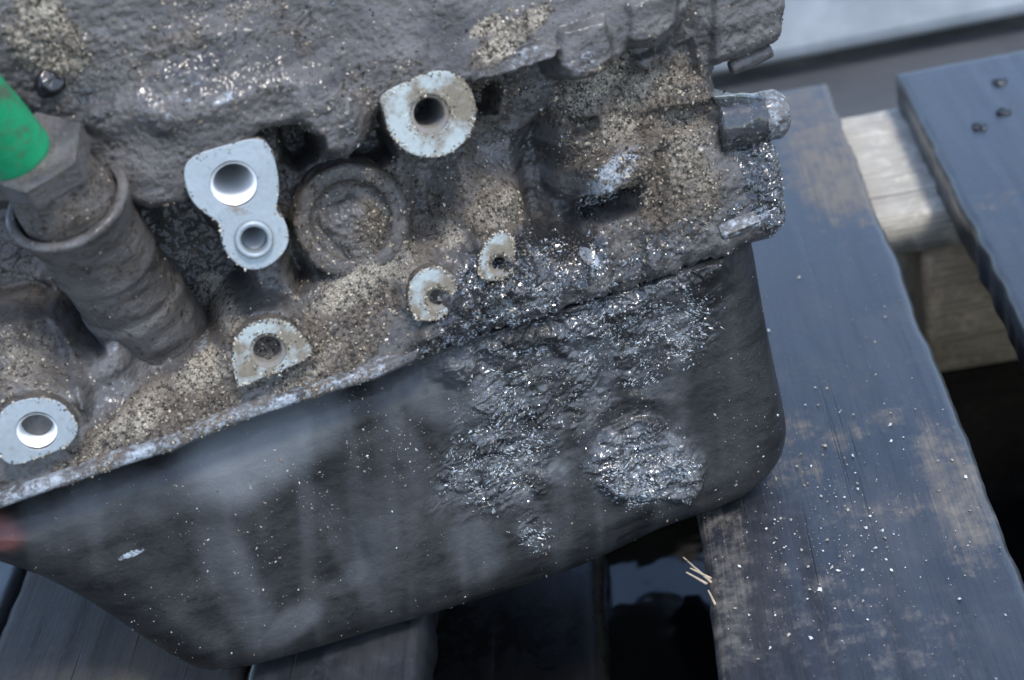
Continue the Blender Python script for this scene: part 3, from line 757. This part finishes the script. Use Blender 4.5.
lathe('drain_nipple', [(3.8, -8), (3.8, 2), (3.2, 3.2), (.2, 3.6)], W(q[0], q[1], np.array(0.0)), EN + .5 * EX + .3 * EZ, M_black, eng, 24, .5)

def dust(o, n_, smax=.45, pal_=None, up=None):
    me = o.data; k_ = len(me.vertices); co = np.empty(k_ * 3); me.vertices.foreach_get('co', co); co = co.reshape(-1, 3)
    no = np.empty(k_ * 3); me.vertices.foreach_get('normal', no); no = no.reshape(-1, 3)
    wgt = np.clip(no @ EN, 0, 1) + 1e-6
    if up is not None: wgt = wgt * up(co)
    i = RNG.choice(k_, n_, p=wgt / wgt.sum())
    P_ = co[i] + np.array(base_loc(o)) + RNG.normal(0, .0003, (n_, 3))
    pl = np.array(pal_ or TAN); return chips('grit', P_, no[i], (.09 * (smax / .09) ** (RNG.random(n_) ** 2.5)) * .001, pl[RNG.integers(0, len(pl), n_)], o, M_crumb)
dust(bpy.data.objects['core_plug'], 2600, .6); dust(sock, 700, .4); dust(sen, 500, .5)
# ---- right end: pipe stub and bolts
q = uv(735, 122, -6); a_ = W(q[0], q[1], np.array(-7.0)); q = uv(786, 113, -6); b_ = W(q[0], q[1], np.array(-7.0))
L = np.linalg.norm(b_ - a_) * 1000
lathe('pipe_stub', [(8.5, -6), (8.0, L * .2), (7.4, L * .4), (7.3, L * .6), (7.2, L * .75), (6.8, L - 2.4), (5.8, L - 1.0), (4, L - .2), (.2, L)], a_, b_ - a_, M_block, eng, 96, .35, (.05, .85, .3), True, None, True, 7)
st_o = bpy.data.objects['pipe_stub']
lathe('highlight_tip', [(7.35, L * .5), (7.55, L * .6), (7.45, L * .8), (7.0, L - 2.0), (5.9, L - .6), (4, L + .1), (.2, L + .3)], a_, b_ - a_, M_block, st_o, 64, .3, (0, .35, .46), True, None, False, 3)  # bare-metal shell; its pale colour carries the stub's wet highlight
q = uv(728, 232, 0); a_ = W(q[0], q[1], np.array(-3.0)); q = uv(769, 215, 0); b_ = W(q[0], q[1], np.array(-3.0))
L = np.linalg.norm(b_ - a_) * 1000
lathe('flange_bolt', [(3.2, -2), (3.6, 0), (3.6, L - 1), (3.0, L), (.2, L)], a_, b_ - a_, M_block, eng, 30, .3, (.1, .3, .45), False, 6, True, 1)
q = uv(764, 57, 0); a_ = W(q[0], q[1], np.array(-5.0))
lathe('clip', [(2.2, -9), (2.4, 0), (2.2, 4), (1, 4.6)], a_, EX + .12 * EZ, M_block, eng, 24, .3, (.2, .3, .1), True, None, True, 2)

# ------------------------------------------------------------------ oil pan
PANO = [(-90, 505), (0, 488), (200, 415), (420, 335), (600, 270), (712, 205), (742, 205), (752, 262), (763, 315), (775, 370), (784, 412), (785, 434), (777, 460), (752, 488), (716, 507), (660, 526), (600, 556), (545, 576), (470, 600), (380, 627), (300, 652), (235, 668), (200, 669), (168, 652), (122, 622), (72, 590), (20, 564), (-90, 530)]
pan_uv = chaikin(uvs(PANO, -10 - PAN_R), 2)
PCR = [(640, 350, 100, 60, 10, .8), (650, 470, 60, 45, -20, 1), (520, 430, 60, 90, -10, .8), (510, 480, 80, 50, 0, .7), (620, 310, 140, 30, 19, .8), (540, 540, 20, 30, 0, .7), (690, 330, 30, 50, 0, .8), (600, 400, 90, 80, 0, .45), (500, 390, 40, 60, 0, .75)]
def pan_h(u, v, sd):
    tq = ss(uv(380, 400)[1] - 40, uv(380, 400)[1] + 5, v)
    H = -10.0 - 2.5 * (1 - tq)
    s = np.clip(-sd, 0, PAN_R)
    topf = ss(-3, 4, v - (uv(0, 500)[1] * 0 + np.interp(u, P_rl[:, 0], P_rl[:, 1])))      # 1 near the rail
    H = H - (PAN_R - np.sqrt(np.clip(PAN_R ** 2 - (PAN_R - s) ** 2, 0, None))) * (1 - topf * (u < uv(730, 260)[0]))
    # shallow pressed panels and the drain boss
    for (a, b, r, dh) in (((250, 440), (330, 560), 30, -1.2), ((430, 390), (470, 560), 26, -1.2), ((350, 410), (400, 580), 18, .8), ((140, 520), (230, 630), 26, -1.0)):
        H = H + dh * ss(4, -4, sd_cap(u, v, uv(*a, -12), uv(*b, -12), r * S))
    q = uv(634, 442, -12); d = np.hypot(u - q[0], v - q[1])
    dn = d + (fbm(u, v, 10, 3, 3) - .5) * 5
    H = H + .7 * ss(20, 13, dn) - .8 * ss(16, 9.5, dn)
    cr = blobs(u, v, PCR)
    w1 = 1 - worley(u + fbm(u, v, 4, 3, 2) * 3, v * 1.7 - u * .4, 2.2, 2); w2 = 1 - worley(u, v * 1.3, 1.0, 4)
    cl = ss(.42, .62, fbm(u, v, 7, 4, 1))
    H = H + cr * (.15 + .85 * cl) * (sludge(u, v) * 1.5 + w1 * .3) + (fbm(u, v, 30, 3, 3) - .5) * 2.2 + (fbm(u, v, 4, 4, 4) - .5) * .25
    rl = v - np.interp(u, P_rl[:, 0], P_rl[:, 1])
    gf = ss(uv(405, 360)[0], uv(450, 350)[0], u) * ss(uv(745, 250)[0], uv(715, 250)[0], u)
    H = H + gf * ss(-13 + 16 * (fbm(u, v, 9, 3, 5) - .5), -1, rl) * ss(3, .5, rl) * (7.2 + 4 * (fbm(u, v, 6, 4, 2) - .5) + sludge(u, v) * 1.2)
    # lump of gunk over the drain plug
    lump = ss(.12, .85, blobs(u, v, [(655, 476, 62, 36, -22, 1), (640, 440, 36, 14, -5, .8), (690, 490, 24, 26, 0, .8)]) * (.45 + 1.1 * fbm(u, v, 7, 4, 5)))
    H = H + lump * (1.5 + 5.5 * (fbm(u - v * .3, v * 2.2, 9, 4, 6) - .4) + sludge(u, v) * 1.2)
    return H
P_rl = uvs(RAIL, -10)
def pan_m(u, v, H):
    cr = blobs(u, v, PCR); n_ = fbm(u, v, 9, 4, 2)
    streak = fbm(u - v * .22, v * .12, 9, 4, 5)
    R_ = np.clip(cr * .22 + ss(.55, .72, streak) * .12 + (n_ - .5) * .3, 0, 1)
    R_ = np.maximum(R_, blobs(u, v, [(645, 462, 34, 16, -15, .75), (630, 430, 22, 10, 0, .4)]))
    G_ = np.clip(cr * .5 + ss(.45, .6, streak) * .25, 0, 1)
    B_ = blobs(u, v, [(130, 565, 16, 4, 0, .6)])
    dirt_haze = blobs(u, v, [(250, 458, 78, 50, 12, 1.0), (300, 425, 50, 44, 0, .6), (455, 395, 50, 40, -20, .42), (235, 590, 26, 90, 5, .25), (290, 640, 44, 18, 19, .3), (165, 505, 44, 26, 10, .25), (90, 520, 60, 30, 10, .25), (480, 560, 30, 40, 0, .25), (350, 560, 16, 70, 5, .15), (420, 470, 14, 80, 5, .15)]) * (.55 + .9 * (fbm(u, v, 14, 4, 6) - .2)) + .16 * ss(.4, .75, fbm(u - v * .22, v * .12, 10, 3, 7)) + .5 * blobs(u, v, [(655, 478, 56, 34, -25, 1), (635, 440, 30, 12, 0, .7), (690, 330, 24, 30, 0, .5), (560, 480, 14, 14, 0, .5), (515, 430, 14, 10, 0, .5)]) * ss(.42, .6, fbm(u, v * 1.6, 3.5, 4, 5)) + .42 * cr * ss(.46, .66, fbm(u * .7 + v * .5, v * 1.5, 4.5, 4, 2))
    dirt_haze = np.clip(dirt_haze, 0, .8) * (1 - .6 * ss(uv(700, 400)[0], uv(740, 400)[0], u))  # painted reflection haze and sludge sheen, along with smudges and pale crust
    return np.stack([R_, G_, B_, blobs(u, v, [(-16, 546, 36, 22, -20, .9)]) ** 1.8, dirt_haze], 1)
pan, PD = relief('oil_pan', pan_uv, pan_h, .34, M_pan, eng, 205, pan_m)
pan['label'] = 'black oil pan with rounded corner and wet grime'
u, v, H, pts, A = PD
cr = blobs(u, v, PCR)
edge = ss(-10 - PAN_R, -20, H)
den = (.06 + cr ** 1.3 + .25 * blobs(u, v, [(350, 470, 110, 80, 10, 1), (260, 560, 90, 70, 0, .8)])) * edge * ss(.35, .7, fbm(u, v, 8, 4, 3))
crumbs('grit', PD, den, 4600, .09, .45, [(.24, .23, .21), (.13, .125, .12), (.06, .06, .06), (.36, .36, .34), (.2, .17, .13)], pan, M_crumb, .5)
den = cr ** 1.2 * edge * ss(.4, .65, fbm(u, v, 6, 4, 1)) + 1e-9
crumbs('wet_flakes', PD, den, 2600, .1, .6, [(.03, .032, .035), (.06, .06, .062), (.02, .02, .022)], pan, M_wet, .3)
den = blobs(u, v, [(655, 478, 52, 36, -25, 1), (690, 330, 26, 34, 0, .6), (525, 420, 22, 40, 0, .35), (500, 480, 36, 22, 0, .35)]) * edge + 1e-9
crumbs('pale_flakes', PD, den, 1400, .09, .6, [(.20, .23, .25), (.3, .33, .35), (.12, .13, .14), (.22, .2, .16)], pan, M_wet, .3)
gl_ = blobs(u, v, [(690, 330, 34, 40, 0, 1), (640, 345, 70, 40, 15, .7), (520, 400, 26, 50, 0, .8), (505, 470, 60, 44, 10, .7), (660, 485, 50, 34, -20, 1), (600, 310, 110, 26, 19, .7), (540, 540, 14, 24, 0, .7), (620, 395, 50, 8, -8, .7)])
den = gl_ * edge * ss(.45, .62, fbm(u * .8 + v * .4, v, 3.5, 4, 2)) + 1e-9
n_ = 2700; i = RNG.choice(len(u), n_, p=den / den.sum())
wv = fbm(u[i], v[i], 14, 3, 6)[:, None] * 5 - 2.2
chips('glint_smears', pts[i], np.tile(EN + .35 * EZ, (n_, 1)), .1 * 3.2 ** (RNG.random(n_) ** 1.8) * .001, np.array([(.17, .2, .22), (.28, .32, .34), (.1, .115, .125), (.2, .21, .2)])[RNG.integers(0, 4, n_)],
      pan, M_glint, .35, 0.0, EX * 1.0 + wv * EZ, (1.5, 4.5))  # wet strokes coloured pale blue-grey to paint glints on the sludge
u2, v2, H2, p2, A2 = BD
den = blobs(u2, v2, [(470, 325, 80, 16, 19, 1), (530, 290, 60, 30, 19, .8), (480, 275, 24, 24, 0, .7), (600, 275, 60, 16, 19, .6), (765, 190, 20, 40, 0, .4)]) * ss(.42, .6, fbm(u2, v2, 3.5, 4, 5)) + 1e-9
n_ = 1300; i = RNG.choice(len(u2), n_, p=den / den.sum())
chips('glint_smears', p2[i], np.tile(EN + .35 * EZ, (n_, 1)), .1 * 3.0 ** (RNG.random(n_) ** 1.8) * .001, np.array([(.15, .18, .21), (.24, .28, .31), (.09, .1, .115)])[RNG.integers(0, 3, n_)],
      blk, M_glint, .35, 0.0, EX + RNG.normal(0, .5, (n_, 1)) * EZ, (1.2, 4.0))  # same painted glints along the block's oily lower edge
# drain plug under the gunk
q = uv(636, 440, -10); o_ = W(q[0], q[1], np.array(-18.0))
lathe('drain_plug', [(9.5, -2), (9.5, 1.2), (9.0, 1.8), (7.2, 2.0), (7.0, 4.2), (6.2, 4.8), (.2, 4.8)], o_, EN, M_pan, pan, 48, .3, (.15, .4, .05), True, None, True, 3)

# pan flange lip under the rail
lipP = [(x, y + 2.0) for x, y in RAIL[:10]] + [(x, y - 11) for x, y in RAIL[:10]][::-1]
def lip_h(u, v, sd):
    x = u
    return 1.3 + (fbm(u, v, 6, 3, 2) - .5) * .6 - np.clip(1 + sd / 1.2, 0, 1) ** 2 * .8 
def lip_m(u, v, H):
    n_ = fbm(u, v, 7, 3, 6)
    cl = blobs(u, v, [(30, 490, 60, 14, 19, 1), (276, 405, 28, 12, 19, 1), (140, 452, 24, 12, 19, 1)])
    R_ = np.clip(.36 + (n_ - .5) * 1.6 - cl, 0, 1)
    G_ = ss(uv(380, 380)[0], uv(440, 350)[0], u) * .9
    return np.stack([R_ * (1 - .6 * G_), G_, np.maximum(cl * .6, .46 * (1 - G_))], 1)
lip_o, LD = relief('flange', uvs(lipP, 0), lip_h, .4, M_block, pan, 18, lip_m)
lip_o['label'] = 'thin steel lip of the pan along the rail'
u, v, H, pts, A = LD
crumbs('grit', LD, A[:, 0] + .02, 1300, .09, .45, TAN, blk, M_crumb)

# ------------------------------------------------------------------ specks on the boards
def specks(n, pts_px, name, parent, smin, smax, mat):
    P = []; i = 0
    while len(P) < n:
        x, y = pts_px(); p = on_z(x, y, 0)
        if (-.012 < p[0] < .077) or p[0] > .114:
            P.append(p + np.array([0, 0, .0004]))
    P = np.array(P); s = smin * (smax / smin) ** (RNG.random(n) ** 3) * .001
    c = np.array([(.42, .42, .40), (.3, .27, .22), (.5, .5, .48), (.2, .18, .14)])[RNG.integers(0, 4, n)]
    return chips(name, P, np.tile([0, 0, 1.0], (n, 1)), s, c, parent, mat, .6, .35)
def r1():
    if RNG.random() < .55: return RNG.normal(820, 60), RNG.normal(540, 60)
    return RNG.uniform(700, 1020), RNG.uniform(230, 690)
specks(800, r1, 'specks', deck[0], .1, .7, M_crumb)
